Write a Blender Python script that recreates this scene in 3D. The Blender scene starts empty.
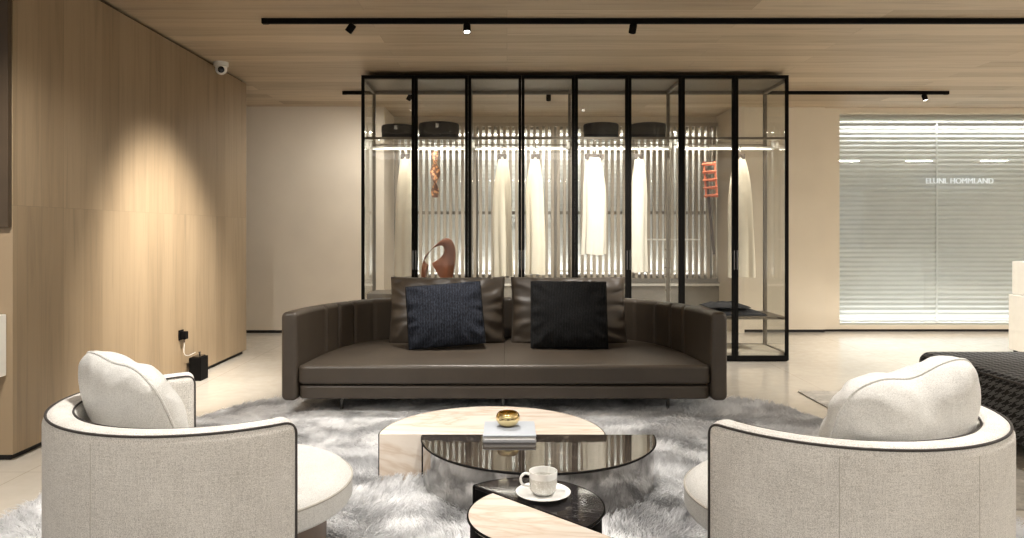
import bpy, bmesh, math, random
import numpy as np
from mathutils import Vector, Matrix, noise as mnoise

random.seed(7)
PI = math.pi
sc = bpy.context.scene
COL = sc.collection

# ------------------------------------------------------------------ materials
class NT:
    def __init__(s, name):
        s.m = bpy.data.materials.new(name); s.m.use_nodes = True
        s.t = s.m.node_tree; s.p = s.t.nodes['Principled BSDF']; s.out = s.t.nodes['Material Output']
    def n(s, typ, **kw):
        nd = s.t.nodes.new(typ)
        for k, v in kw.items():
            if k in nd.inputs.keys() if isinstance(k, str) else False: nd.inputs[k].default_value = v
            else: setattr(nd, k, v)
        return nd
    def l(s, a, b): s.t.links.new(a, b)
    def setp(s, **kw):
        for k, v in kw.items():
            k = k.replace('_', ' ')
            s.p.inputs[k].default_value = (v + (1,) if isinstance(v, tuple) and len(v) == 3 else v)
    def coord(s, scale=(1, 1, 1), rot=(0, 0, 0), kind='Object'):
        tc = s.n('ShaderNodeTexCoord'); mp = s.n('ShaderNodeMapping')
        mp.inputs['Scale'].default_value = scale; mp.inputs['Rotation'].default_value = rot
        s.l(tc.outputs[kind], mp.inputs['Vector']); return mp.outputs[0]
    def noise(s, vec, scale=5, detail=3, rough=.5, dist=0):
        nd = s.n('ShaderNodeTexNoise'); s.l(vec, nd.inputs['Vector'])
        nd.inputs['Scale'].default_value = scale; nd.inputs['Detail'].default_value = detail
        nd.inputs['Roughness'].default_value = rough; nd.inputs['Distortion'].default_value = dist
        return nd.outputs['Fac']
    def ramp(s, fac, stops, interp='LINEAR'):
        r = s.n('ShaderNodeValToRGB'); e = r.color_ramp.elements; r.color_ramp.interpolation = interp
        while len(e) < len(stops): e.new(.5)
        for el, (p, c) in zip(e, stops):
            el.position = p; el.color = (c + (1,)) if isinstance(c, tuple) else (c, c, c, 1)
        s.l(fac, r.inputs['Fac']); return r.outputs['Color']
    def mix(s, fac, a, b, mode='MIX'):
        m = s.n('ShaderNodeMix', data_type='RGBA', blend_type=mode)
        for idx, v in ((0, fac), (6, a), (7, b)):
            if hasattr(v, 'is_output'): s.l(v, m.inputs[idx])
            else: m.inputs[idx].default_value = (v + (1,)) if isinstance(v, tuple) else v
        return m.outputs[2]
    def math(s, op, a, b=0.0):
        m = s.n('ShaderNodeMath', operation=op)
        for i, v in enumerate((a, b)):
            if hasattr(v, 'is_output'): s.l(v, m.inputs[i])
            else: m.inputs[i].default_value = v
        return m.outputs[0]
    def base(s, c): s.l(c, s.p.inputs['Base Color'])
    def bump(s, h, strength=.2, dist=.01):
        b = s.n('ShaderNodeBump'); b.inputs['Strength'].default_value = strength; b.inputs['Distance'].default_value = dist
        s.l(h, b.inputs['Height']); s.l(b.outputs[0], s.p.inputs['Normal'])

def plain(name, col, rough=.5, metal=0., var=.08, scale=20, bump=0., **kw):
    """a plain coloured surface with a little procedural unevenness"""
    t = NT(name); v = t.coord(); f = t.noise(v, scale, 3)
    lo = tuple(c * (1 - var) for c in col); hi = tuple(min(1, c * (1 + var)) for c in col)
    t.base(t.ramp(f, [(.3, lo), (.7, hi)]))
    t.setp(Roughness=rough, Metallic=metal, **kw)
    if bump: t.bump(f, bump, .004)
    return t.m

def wood(name, c1, c2, vec_axes, length, width, rough=.45, seam=.002, grain_amp=.35, offset=.37):
    """boards running along the first of vec_axes"""
    t = NT(name)
    tc = t.n('ShaderNodeTexCoord'); sp = t.n('ShaderNodeSeparateXYZ'); t.l(tc.outputs['Object'], sp.inputs[0])
    cb = t.n('ShaderNodeCombineXYZ')
    t.l(sp.outputs[vec_axes[0]], cb.inputs[0]); t.l(sp.outputs[vec_axes[1]], cb.inputs[1])
    br = t.n('ShaderNodeTexBrick'); br.offset = offset; br.offset_frequency = 2; br.squash = 1
    br.inputs['Color1'].default_value = (0, 0, 0, 1); br.inputs['Color2'].default_value = (1, 1, 1, 1)
    br.inputs['Mortar'].default_value = (.5, .5, .5, 1)
    br.inputs['Scale'].default_value = 1; br.inputs['Mortar Size'].default_value = seam; br.inputs['Mortar Smooth'].default_value = 0
    br.inputs['Brick Width'].default_value = length; br.inputs['Row Height'].default_value = width
    t.l(cb.outputs[0], br.inputs['Vector'])
    tone = t.ramp(br.outputs['Color'], [(0., c1), (1., c2)])
    # grain, shifted from board to board
    ad = t.n('ShaderNodeVectorMath', operation='MULTIPLY_ADD')
    t.l(br.outputs['Color'], ad.inputs[0]); ad.inputs[1].default_value = (7, 3, 5); t.l(cb.outputs[0], ad.inputs[2])
    mp = t.n('ShaderNodeMapping'); mp.inputs['Scale'].default_value = (.55, 9, 1); t.l(ad.outputs[0], mp.inputs['Vector'])
    g = t.noise(mp.outputs[0], 2.2, 6, .55, .6)
    mp2 = t.n('ShaderNodeMapping'); mp2.inputs['Scale'].default_value = (1.2, 60, 1); t.l(ad.outputs[0], mp2.inputs['Vector'])
    g2 = t.noise(mp2.outputs[0], 2.0, 3, .6)
    gg = t.math('ADD', t.math('MULTIPLY', g, .75), t.math('MULTIPLY', g2, .25))
    dark = t.ramp(gg, [(.3, 1 - grain_amp), (.5, 1.), (.72, 1 + grain_amp * .3)])
    c = t.mix(1.0, tone, dark, 'MULTIPLY')
    c = t.mix(t.math('MULTIPLY', br.outputs['Fac'], .45), c, tuple(x * .35 for x in c1))
    t.base(c); t.setp(Roughness=rough); t.bump(gg, .06, .003)
    return t.m

def glass(name, tint=(.96, .97, .965), refl=1.0, ior=1.45, rough=0.0):
    t = NT(name); t.t.nodes.remove(t.p)
    tr = t.n('ShaderNodeBsdfTransparent'); tr.inputs[0].default_value = tint + (1,)
    gl = t.n('ShaderNodeBsdfGlossy'); gl.inputs['Roughness'].default_value = rough; gl.inputs[0].default_value = (1, 1, 1, 1)
    fr = t.n('ShaderNodeFresnel'); geo = t.n('ShaderNodeNewGeometry')      # same reflectance on both faces of the pane
    t.l(t.math('ADD', ior, t.math('MULTIPLY', geo.outputs['Backfacing'], 1 / ior - ior)), fr.inputs['IOR'])
    mx = t.n('ShaderNodeMixShader')
    t.l(t.math('MULTIPLY', fr.outputs[0], refl), mx.inputs[0]); t.l(tr.outputs[0], mx.inputs[1]); t.l(gl.outputs[0], mx.inputs[2])
    t.l(mx.outputs[0], t.out.inputs[0]); return t.m

def emit(name, col, strength):
    t = NT(name); t.setp(Base_Color=(.8, .8, .8), Emission_Color=col, Emission_Strength=strength)
    return t.m

def marble(name, base, vein, scale=1.6, rot=.6, rough=.12, fine=True, width=.06, stretch=(1, 4, 1), clouds=.06):
    t = NT(name); v = t.coord(scale=stretch, rot=(0, .2, rot))
    d = t.noise(v, scale, 5, .6, .8)
    line = t.math('ABSOLUTE', t.math('SUBTRACT', d, .5))
    veins = t.ramp(line, [(0, 1.), (width * .35, .45), (width, 0.)])
    cl = t.noise(t.coord(), 3.0, 3)
    b = t.ramp(cl, [(.3, tuple(x * (1 - clouds) for x in base)), (.7, tuple(min(1, x * (1 + clouds)) for x in base))])
    t.base(t.mix(veins, b, vein)); t.setp(Roughness=rough)
    return t.m

def tweed(name, lo, hi, cell=.0032):
    t = NT(name); v = t.coord()
    fine = t.noise(v, 400, 2, .7)
    vert = t.noise(t.coord(scale=(1, 1, .05)), 300, 3, .6)
    hori = t.noise(t.coord(scale=(.08, .08, 1)), 300, 3, .6)
    big = t.noise(v, 6, 2)
    f = t.math('ADD', t.math('MULTIPLY', fine, .62), t.math('ADD', t.math('ADD', t.math('MULTIPLY', vert, .13), t.math('MULTIPLY', hori, .13)), t.math('MULTIPLY', big, .12)))
    t.base(t.ramp(f, [(.38, lo), (.58, hi)])); t.setp(Roughness=.95, Sheen_Weight=.2)
    t.bump(f, .35, .003); return t.m

def leather(name, col, rough=.42):
    t = NT(name); v = t.coord()
    vo = t.n('ShaderNodeTexVoronoi'); vo.inputs['Scale'].default_value = 420; t.l(v, vo.inputs['Vector'])
    big = t.noise(v, 4, 4, .55)
    t.base(t.ramp(big, [(.3, tuple(c * .86 for c in col)), (.7, tuple(c * 1.12 for c in col))]))
    h = t.math('ADD', t.math('MULTIPLY', vo.outputs['Distance'], .3), t.math('MULTIPLY', t.noise(v, 9, 3), 1.2))
    t.setp(Roughness=rough); t.bump(h, .12, .01); return t.m

def corduroy(name, lo, hi):
    t = NT(name); tc = t.n('ShaderNodeTexCoord'); sp = t.n('ShaderNodeSeparateXYZ'); t.l(tc.outputs['Object'], sp.inputs[0])
    w = t.math('SINE', t.math('MULTIPLY', sp.outputs[0], 2 * PI / .0115))
    nz = t.noise(t.coord(scale=(1, 1, .35)), 120, 3, .7)
    f = t.math('ADD', t.math('MULTIPLY', w, .14), nz)
    t.base(t.ramp(f, [(.38, lo), (.72, hi)])); t.setp(Roughness=.95, Specular_IOR_Level=.2)
    t.bump(f, .5, .004); return t.m

def houndstooth(name, dark, light, cell=.0068):
    t = NT(name); tc = t.n('ShaderNodeTexCoord'); sp = t.n('ShaderNodeSeparateXYZ'); t.l(tc.outputs['Object'], sp.inputs[0])
    u = t.math('DIVIDE', t.math('ADD', t.math('ADD', sp.outputs[0], sp.outputs[2]), 10.), cell)
    v = t.math('DIVIDE', t.math('ADD', t.math('ADD', sp.outputs[1], sp.outputs[2]), 10.), cell)
    fu, fv = t.math('FLOOR', u), t.math('FLOOR', v)
    warp = t.math('LESS_THAN', t.math('MODULO', fu, 8.), 4.)
    weft = t.math('LESS_THAN', t.math('MODULO', fv, 8.), 4.)
    sel = t.math('LESS_THAN', t.math('MODULO', t.math('ADD', fu, fv), 4.), 2.)
    f = t.math('ADD', t.math('MULTIPLY', sel, warp), t.math('MULTIPLY', t.math('SUBTRACT', 1., sel), weft))
    t.base(t.mix(f, light, dark)); t.setp(Roughness=.95); t.bump(t.noise(t.coord(), 300, 2), .3, .003); return t.m

M = {}
M['ceiling'] = wood('ceiling_oak', (.37, .285, .19), (.54, .435, .31), (0, 1), 2.6, .21, .5, .0015, .28)
M['wall_oak'] = wood('wall_oak', (.275, .200, .122), (.335, .248, .155), (2, 1), 1.34, .20, .42, .001, .24, offset=0.)
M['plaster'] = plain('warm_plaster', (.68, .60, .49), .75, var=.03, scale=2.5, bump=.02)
M['plaster_lit'] = plain('lit_plaster', (.72, .64, .52), .75, var=.02, scale=2.5)  # lighter copy of the plaster, brighter lighting put into its colour
M['white_ceiling'] = plain('white_gypsum', (.8, .8, .78), .8, var=.02)
M['black'] = plain('black_powder_coat', (.006, .0055, .005), .7, var=.1, Specular_IOR_Level=.06)
M['black_gap'] = plain('black_shadow_gap', (.012, .009, .008), .7, var=.1)
M['bronze'] = plain('smoked_bronze', (.19, .16, .125), .4, .3, var=.05)
M['dark_panel'] = plain('dark_bronze_panel', (.055, .036, .02), .4, var=.1, scale=6)
M['glass'] = glass('clear_pane', (.95, .955, .945), .9, 1.42)
M['shop_glass'] = glass('shopfront_pane', (.94, .96, .96), 1.0, 1.55)
M['leather'] = leather('brown_leather', (.060, .046, .033), .42)
M['leather_seam'] = plain('seam_thread', (.045, .034, .025), .6)
M['rust_leather'] = leather('rust_leather', (.30, .105, .05), .4)
M['tweed'] = tweed('cream_tweed', (.46, .435, .395), (.92, .89, .84))
M['tweed_white'] = tweed('white_tweed', (.56, .55, .52), (.86, .85, .82))
M['piping'] = plain('charcoal_piping', (.05, .043, .04), .7)
M['cream_piping'] = plain('cream_piping', (.50, .47, .42), .8)
M['cord_navy'] = corduroy('navy_corduroy', (.006, .007, .010), (.033, .038, .053))
M['cord_black'] = corduroy('black_corduroy', (.004, .004, .004), (.017, .017, .018))
M['hound'] = houndstooth('houndstooth', (.013, .013, .014), (.15, .15, .15))
M['cream_marble'] = marble('cream_marble', (.74, .66, .575), (.60, .485, .385), 1.1, .55, .16, width=.07, stretch=(1, 5, 2))
M['black_marble'] = marble('black_marble', (.020, .018, .019), (.085, .08, .075), 1.7, -.4, .05, width=.006, stretch=(1, 1.6, 1), clouds=.5)
M['brown_marble'] = marble('brown_marble', (.030, .024, .019), (.12, .10, .08), 1.5, .35, .02, width=.004, stretch=(1, 1.6, 1), clouds=.5)
M['chrome'] = plain('black_chrome', (.40, .385, .37), .05, 1., var=.04, scale=3, bump=.02)
M['steel'] = plain('dark_steel', (.22, .21, .20), .25, 1., var=.05)
M['alu'] = plain('aluminium', (.72, .70, .66), .3, .9, var=.04)
M['gold'] = plain('gold', (.86, .69, .36), .1, 1., var=.05)
M['porcelain'] = plain('porcelain', (.85, .85, .83), .12, var=.02)
M['white_plastic'] = plain('white_plastic', (.8, .8, .77), .35, var=.02)
M['lens'] = plain('black_lens', (.01, .01, .012), .1)
M['white_lacquer'] = plain('white_lacquer', (.85, .83, .77), .3, var=.02)
M['book'] = plain('grey_blue_cloth', (.36, .385, .42), .6, var=.03)
M['book_dark'] = plain('grey_cloth', (.30, .30, .31), .6, var=.04)
M['paper'] = plain('page_edges', (.78, .77, .74), .8, var=.06, scale=200)
M['cream_cloth'] = plain('ivory_cloth', (.84, .76, .62), .85, var=.03, scale=8)
M['white_cloth'] = plain('white_cloth', (.86, .80, .70), .85, var=.03, scale=8)
M['dark_cloth'] = plain('charcoal_knit', (.04, .04, .045), .95, var=.25, scale=60, bump=.3)
M['coral'] = plain('coral_leather', (.78, .23, .12), .5, var=.05)
M['brown_strap'] = plain('brown_strap', (.16, .11, .075), .5)
M['hanger_dark'] = plain('dark_walnut', (.09, .065, .05), .5, var=.2)
M['hat_black'] = leather('black_pebbled_leather', (.010, .009, .009), .6)
M['hat_grey'] = leather('charcoal_felt', (.018, .017, .016), .8)
M['silver'] = plain('silver', (.6, .58, .55), .25, 1.)
M['slat'] = plain('greige_slat', (.46, .40, .32), .5, var=.05, scale=6)
M['shutter'] = plain('shutter_slats', (.70, .71, .70), .45, .0, var=.03, scale=5)
M['bench'] = plain('grey_sill', (.30, .275, .24), .5, var=.05)
M['bench_edge'] = plain('pale_sill_edge', (.75, .72, .66), .4, var=.03)
M['led'] = emit('led_strip', (1., .92, .80), 6.)
M['lamp_face'] = emit('lamp_lens', (1., .95, .88), 11.)
M['strip_white'] = emit('strip_lamp', (1., .97, .92), 14.)
M['letters'] = emit('reflected_letters', (.93, .96, 1.), .38)  # glow imitating a reflection in the shopfront glass

def floor_mat():
    t = NT('polished_stone'); v = t.coord()
    c = t.noise(v, 1.3, 6, .6, .4); c2 = t.noise(v, 14, 4, .6)
    f = t.math('ADD', t.math('MULTIPLY', c, .75), t.math('MULTIPLY', c2, .25))
    col = t.ramp(f, [(.32, (.60, .55, .47)), (.68, (.70, .65, .57))])
    br = t.n('ShaderNodeTexBrick'); br.offset = 0
    for k in ('Color1', 'Color2'): br.inputs[k].default_value = (1, 1, 1, 1)
    br.inputs['Mortar'].default_value = (.72, .70, .66, 1); br.inputs['Scale'].default_value = 1
    br.inputs['Mortar Size'].default_value = .0025; br.inputs['Brick Width'].default_value = 1.2; br.inputs['Row Height'].default_value = 1.2
    t.l(v, br.inputs['Vector'])
    t.base(t.mix(1., col, br.outputs['Color'], 'MULTIPLY'))
    t.l(t.ramp(c2, [(.3, .13), (.7, .22)]), t.p.inputs['Roughness'])
    t.setp(Coat_Weight=.25, Coat_Roughness=.06); return t.m
M['floor'] = floor_mat()

def flat_rug_mat():
    t = NT('worn_grey_rug'); v = t.coord()
    a = t.noise(v, 5, 6, .7, 1.5); b = t.noise(v, 60, 3, .7)
    f = t.math('ADD', t.math('MULTIPLY', a, .7), t.math('MULTIPLY', b, .3))
    t.base(t.ramp(f, [(.35, (.28, .26, .23)), (.5, (.46, .43, .38)), (.62, (.60, .56, .50))])); t.setp(Roughness=.95)
    t.bump(b, .4, .004); return t.m
M['flat_rug'] = flat_rug_mat()

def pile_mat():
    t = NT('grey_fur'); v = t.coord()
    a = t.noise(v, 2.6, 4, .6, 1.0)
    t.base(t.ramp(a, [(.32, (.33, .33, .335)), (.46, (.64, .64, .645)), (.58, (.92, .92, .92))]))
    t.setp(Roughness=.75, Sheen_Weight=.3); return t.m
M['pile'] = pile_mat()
M['rug_base'] = plain('rug_backing', (.30, .29, .29), .95, var=.15, scale=8)

def cup_mat():
    t = NT('mosaic_porcelain'); v = t.coord()
    vo = t.n('ShaderNodeTexVoronoi'); vo.inputs['Scale'].default_value = 260; t.l(v, vo.inputs['Vector'])
    tc = t.n('ShaderNodeTexCoord'); sp = t.n('ShaderNodeSeparateXYZ'); t.l(tc.outputs['Object'], sp.inputs[0])
    msk = t.math('LESS_THAN', sp.outputs[2], .052)
    dots = t.math('MULTIPLY', t.math('GREATER_THAN', vo.outputs['Distance'], .33), msk)
    t.base(t.mix(t.math('MULTIPLY', dots, .75), (.85, .85, .83), (.50, .48, .42))); t.setp(Roughness=.15); return t.m
M['cup'] = cup_mat()

# ------------------------------------------------------------------ mesh helpers
class MB:
    def __init__(s): s.bm = bmesh.new()
    def _merge(s, b):
        me = bpy.data.meshes.new('tmp'); b.to_mesh(me); b.free(); s.bm.from_mesh(me); bpy.data.meshes.remove(me)
    def faces(s, vs, fs, xf=None):
        v = [s.bm.verts.new(xf @ Vector(p) if xf else p) for p in vs]
        for f in fs:
            try: s.bm.faces.new([v[i] for i in f])
            except ValueError: pass
        return s
    def box(s, x0, x1, y0, y1, z0, z1, bev=0, seg=2, xf=None):
        b = bmesh.new()
        bmesh.ops.create_cube(b, size=1, matrix=Matrix.Translation(((x0 + x1) / 2, (y0 + y1) / 2, (z0 + z1) / 2)) @ Matrix.Diagonal((x1 - x0, y1 - y0, z1 - z0, 1)))
        if bev: bmesh.ops.bevel(b, geom=b.edges[:], offset=bev, segments=seg, affect='EDGES', profile=.5)
        if xf: b.transform(xf)
        s._merge(b); return s
    def prism(s, poly, z0, z1, bev=0, seg=3, xf=None, bottom=True):
        b = bmesh.new(); n = len(poly)
        lo = [b.verts.new((x, y, z0)) for x, y in poly]; hi = [b.verts.new((x, y, z1)) for x, y in poly]
        b.faces.new(lo[::-1]); b.faces.new(hi)
        for i in range(n): b.faces.new((lo[i], lo[(i + 1) % n], hi[(i + 1) % n], hi[i]))
        bmesh.ops.recalc_face_normals(b, faces=b.faces[:])
        if bev:
            es = [e for e in b.edges if abs(e.verts[0].co.z - e.verts[1].co.z) < 1e-6 and (bottom or e.verts[0].co.z > (z0 + z1) / 2)]
            bmesh.ops.bevel(b, geom=es, offset=bev, segments=seg, affect='EDGES', profile=.5)
        if xf: b.transform(xf)
        s._merge(b); return s
    def lathe(s, prof, n=48, c=(0, 0, 0), xf=None):
        vs, fs = [], []
        for r, z in prof:
            for k in range(n): vs.append((c[0] + r * math.cos(2 * PI * k / n), c[1] + r * math.sin(2 * PI * k / n), c[2] + z))
        for i in range(len(prof) - 1):
            for k in range(n):
                a, b_ = i * n + k, i * n + (k + 1) % n
                fs.append((a, b_, b_ + n, a + n))
        fs.append(tuple(range(n))[::-1]); fs.append(tuple(range((len(prof) - 1) * n, len(prof) * n)))
        b = bmesh.new(); v = [b.verts.new(xf @ Vector(p) if xf else p) for p in vs]
        for f in fs: b.faces.new([v[i] for i in f])
        bmesh.ops.remove_doubles(b, verts=b.verts[:], dist=1e-5)
        bmesh.ops.recalc_face_normals(b, faces=b.faces[:])
        s._merge(b); return s
    def tube(s, pts, r, n=8, closed=False):
        pts = [Vector(p) for p in pts]; m = len(pts); rs = r if isinstance(r, (list, tuple)) else [r] * m
        tang = []
        for i in range(m):
            a = pts[(i - 1) % m] if (closed or i > 0) else pts[i]; b = pts[(i + 1) % m] if (closed or i < m - 1) else pts[i]
            tang.append((b - a).normalized())
        up = Vector((0, 0, 1)) if abs(tang[0].z) < .9 else Vector((1, 0, 0))
        u = (up - tang[0] * up.dot(tang[0])).normalized(); rings = []
        for i in range(m):
            u = (u - tang[i] * u.dot(tang[i]))
            u = u.normalized() if u.length > 1e-6 else Vector((1, 0, 0))
            w = tang[i].cross(u)
            rings.append([s.bm.verts.new(pts[i] + rs[i] * (math.cos(2 * PI * k / n) * u + math.sin(2 * PI * k / n) * w)) for k in range(n)])
        for i in range(m if closed else m - 1):
            A, B = rings[i], rings[(i + 1) % m]
            for k in range(n): s.bm.faces.new((A[k], A[(k + 1) % n], B[(k + 1) % n], B[k]))
        if not closed: s.bm.faces.new(rings[0][::-1]); s.bm.faces.new(rings[-1])
        return s
    def loft(s, rings, cap=True, closed_ring=True):
        R = [[s.bm.verts.new(p) for p in r] for r in rings]; n = len(R[0])
        for i in range(len(R) - 1):
            for k in range(n if closed_ring else n - 1):
                s.bm.faces.new((R[i][k], R[i][(k + 1) % n], R[i + 1][(k + 1) % n], R[i + 1][k]))
        if cap and closed_ring: s.bm.faces.new(R[0][::-1]); s.bm.faces.new(R[-1])
        bmesh.ops.recalc_face_normals(s.bm, faces=s.bm.faces[:])
        return s
    def build(s, name, mat, parent=None, sharp=38, kind=None):
        me = bpy.data.meshes.new(name); s.bm.to_mesh(me); s.bm.free()
        for p in me.polygons: p.use_smooth = True
        me.set_sharp_from_angle(angle=math.radians(sharp))
        me.materials.append(M[mat] if isinstance(mat, str) else mat)
        o = bpy.data.objects.new(name, me); COL.objects.link(o)
        o.modifiers.new('weighted_normal', 'WEIGHTED_NORMAL').keep_sharp = True
        if parent: o.parent = parent
        if kind: o['kind'] = kind
        return o

def thing(name, label, cat, loc=(0, 0, 0), rz=0, group=None):
    o = bpy.data.objects.new(name, None); COL.objects.link(o); o.empty_display_size = .1
    o.location = loc; o.rotation_euler = (0, 0, rz)
    o['label'] = label; o['category'] = cat
    if group: o['group'] = group
    return o
def tag(o, label, cat, group=None, loc=None, rz=None):
    o['label'] = label; o['category'] = cat
    if group: o['group'] = group
    if loc is not None: o.location = loc
    if rz is not None: o.rotation_euler = (0, 0, rz)
    return o
def copy_tree(o, parent=None):
    kids = list(o.children)
    c = o.copy(); COL.objects.link(c); c.parent = parent
    for k in kids: copy_tree(k, c)
    return c

def catmull(pts, n):
    pts = [Vector(p) for p in pts]; P = [2 * pts[0] - pts[1]] + pts + [2 * pts[-1] - pts[-2]]; out = []
    for i in range(1, len(P) - 2):
        for k in range(n):
            t = k / n; a, b, c, d = P[i - 1], P[i], P[i + 1], P[i + 2]
            out.append(.5 * ((2 * b) + (c - a) * t + (2 * a - 5 * b + 4 * c - d) * t * t + (3 * b - a - 3 * c + d) * t ** 3))
    out.append(pts[-1]); return out
def resample(pts, n):
    pts = [Vector(p) for p in pts]; L = [0]
    for a, b in zip(pts, pts[1:]): L.append(L[-1] + (b - a).length)
    out, j = [], 0
    for k in range(n):
        s = L[-1] * k / (n - 1)
        while j < len(pts) - 2 and L[j + 1] < s: j += 1
        out.append(pts[j].lerp(pts[j + 1], min(1, max(0, (s - L[j]) / max(1e-9, L[j + 1] - L[j])))))
    return out, L[-1]

def rrect(hw, z0, z1, r, k=6):
    """rounded rectangle as (offset, z) points"""
    out = []
    for cx, cz, a0 in ((hw - r, z1 - r, 0), (-hw + r, z1 - r, PI / 2), (-hw + r, z0 + r, PI), (hw - r, z0 + r, 1.5 * PI)):
        for i in range(k + 1):
            a = a0 + PI / 2 * i / k; out.append((cx + r * math.cos(a), cz + r * math.sin(a)))
    return out
def refine(sec, maxd=.06):
    out = []
    for a, b in zip(sec, sec[1:] + sec[:1]):
        d = math.hypot(b[0] - a[0], b[1] - a[1]); m = max(1, int(d / maxd))
        for i in range(m): out.append((a[0] + (b[0] - a[0]) * i / m, a[1] + (b[1] - a[1]) * i / m))
    return out

def pillow(mb, sx, sy, T, seed=0, pinch=.05, wr=.006, N=44, xf=None, power=.42, chop=0., droop=0., rnd=0.):
    """a stuffed square cushion in the local x-z plane (y is its thickness)"""
    def pt(u, v, sgn):
        x = sx / 2 * u * (1 - pinch * (1 - abs(v) ** 2)); z = sy / 2 * v * (1 - pinch * (1 - abs(u) ** 2))
        q = 1 - rnd * (u * u * v * v) ** 1.5; x *= q; z *= q
        e = max(0, (1 - u * u)) * max(0, (1 - v * v))
        t = T / 2 * e ** power
        edge = 1 - min(1, e * 1.6)
        w = mnoise.noise(Vector((u * 2.1 + seed, v * 2.1, sgn * 3 + seed))) * T * .055
        ang = math.atan2(v, u)
        rip = math.sin(ang * 15 + seed * 3 + 2.5 * mnoise.noise(Vector((u * 3, v * 3, seed)))) * wr * edge * (1 if e > 0 else 0)
        t = t + (w * min(1, e * 3) + rip * min(1, e * 12))
        z2 = z - chop * math.exp(-(u / .33) ** 2) * (.5 + .5 * v) ** 2 - droop * u * (.5 + .5 * v)
        return (x, sgn * max(0, t), z2)
    b = bmesh.new()
    for sgn in (-1, 1):
        g = [[b.verts.new(pt(math.sin(PI / 2 * (2 * i / N - 1)), math.sin(PI / 2 * (2 * j / N - 1)), sgn)) for j in range(N + 1)] for i in range(N + 1)]
        for i in range(N):
            for j in range(N):
                q = (g[i][j], g[i + 1][j], g[i + 1][j + 1], g[i][j + 1])
                b.faces.new(q if sgn < 0 else q[::-1])
    bmesh.ops.remove_doubles(b, verts=b.verts[:], dist=1e-5)
    if xf: b.transform(xf)
    mb._merge(b)
    rim = []
    for side in range(4):
        for i in range(N):
            w = math.sin(PI / 2 * (2 * i / N - 1))
            u, v = ((w, -1), (1, w), (-w, 1), (-1, -w))[side]
            p = Vector(pt(u, v, 0)); rim.append(xf @ p if xf else p)
    return rim

def spot_light(name, loc, target, power, ang, blend=.7, col=(1., .955, .89), radius=.04, parent=None):
    l = bpy.data.lights.new(name, 'SPOT'); l.energy = power; l.spot_size = math.radians(ang); l.spot_blend = blend; l.color = col; l.shadow_soft_size = radius
    o = bpy.data.objects.new(name, l); COL.objects.link(o); o.location = loc
    d = Vector(target) - Vector(loc); o.rotation_euler = d.to_track_quat('-Z', 'Y').to_euler(); return o
def area(name, loc, sx, sy, power, col=(1., .95, .88), rot=(0, 0, 0), spread=180):
    l = bpy.data.lights.new(name, 'AREA'); l.shape = 'RECTANGLE'; l.size = sx; l.size_y = sy; l.energy = power; l.color = col; l.spread = math.radians(spread)
    o = bpy.data.objects.new(name, l); COL.objects.link(o); o.location = loc; o.rotation_euler = rot; return o

# ------------------------------------------------------------------ camera and measures
# principal point (507,232) px, focal length 720 px, eye height 1.2 m, looking along +y
cam = bpy.data.cameras.new('camera'); co = bpy.data.objects.new('camera', cam); COL.objects.link(co)
cam.sensor_width = 36; cam.lens = 720 / 1024 * 36; cam.shift_x = 5 / 1024; cam.shift_y = -37 / 1024
co.location = (0, 0, 1.2); co.rotation_euler = (PI / 2, 0, 0); cam.clip_start = .05
sc.camera = co
CH = 2.69          # ceiling height
YB = 8.55          # back wall
YF = 8.72          # shopfront
XL = -2.585        # oak wall

# ------------------------------------------------------------------ the room
MB().box(-6, 14, -8, 10.4, -.1, 0).build('floor', 'floor', kind='structure')
MB().box(-6, 5.6, -1.2, 5.9, CH, CH + .1).box(-6, 14, 5.9, 10.4, CH, CH + .1).build('ceiling', 'ceiling', kind='structure')
MB().box(5.6, 14, -8, 5.9, CH, CH + .1).build('ceiling_gypsum', 'white_ceiling', kind='structure')
MB().box(-6, XL, 3.765, 7.14, .035, CH - .022).build('wall_left', 'wall_oak', kind='structure')
MB().box(-6, XL - .03, 3.795, 7.11, 0, .04).build('baseboard_left', 'black_gap', kind='structure')
MB().box(-6, XL - .03, 3.795, 7.11, CH - .03, CH).build('trim_1', 'black_gap', kind='structure')
RX0, RX1, RY = -1.46, 2.70, 9.33       # window recess
MB().box(-6, RX0, YB, YB + .12, .035, CH).build('wall_back', 'plaster', kind='structure')
MB().box(-6, RX0, YB + .015, YB + .1, 0, .04).build('baseboard_back', 'black_gap', kind='structure')
MB().box(RX0 - .12, RX0, YB + .12, RY + .6, 0, CH).build('wall_recess_left', 'plaster', kind='structure')
MB().box(RX1, RX1 + .12, YB, RY + .6, 0, CH).build('wall_recess_right', 'plaster', kind='structure')
MB().box(RX1 + .12, 3.80, YB + .05, YB + .17, .035, CH).build('wall_back_right', 'plaster_lit', kind='structure')
MB().box(RX1 + .12, 3.80, YB + .065, YB + .15, 0, .04).build('baseboard_back_right', 'black_gap', kind='structure')
# window bench and glazing in the recess
MB().box(RX0, RX1, RY - .02, RY + .1, 0, .60).build('wall_under_window', 'bench', kind='structure')
MB().box(RX0, RX1, RY - .16, RY - .02, 0, .53).box(RX0, RX1, RY - .19, RY - .02, .53, .56).build('trim_2', 'bench', kind='structure')
MB().box(RX0, RX1, RY - .195, RY - .16, .515, .545).build('trim_3', 'bench_edge', kind='structure')
MB().box(RX0, RX1, RY - .02, RY + .1, 2.57, CH).build('wall_over_window', 'plaster', kind='structure')
w = MB()
for x in np.linspace(RX0 + .03, RX1 - .03, 5): w.box(x - .03, x + .03, RY + .02, RY + .07, .60, 2.57)
for z in (.62, 1.45, 2.55): w.box(RX0, RX1, RY + .025, RY + .065, z - .02, z + .02)
win1 = w.build('window_1', 'bench', kind='structure')
MB().box(RX0, RX1, RY + .04, RY + .048, .6, 2.57).build('pane', 'glass', win1)

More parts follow.
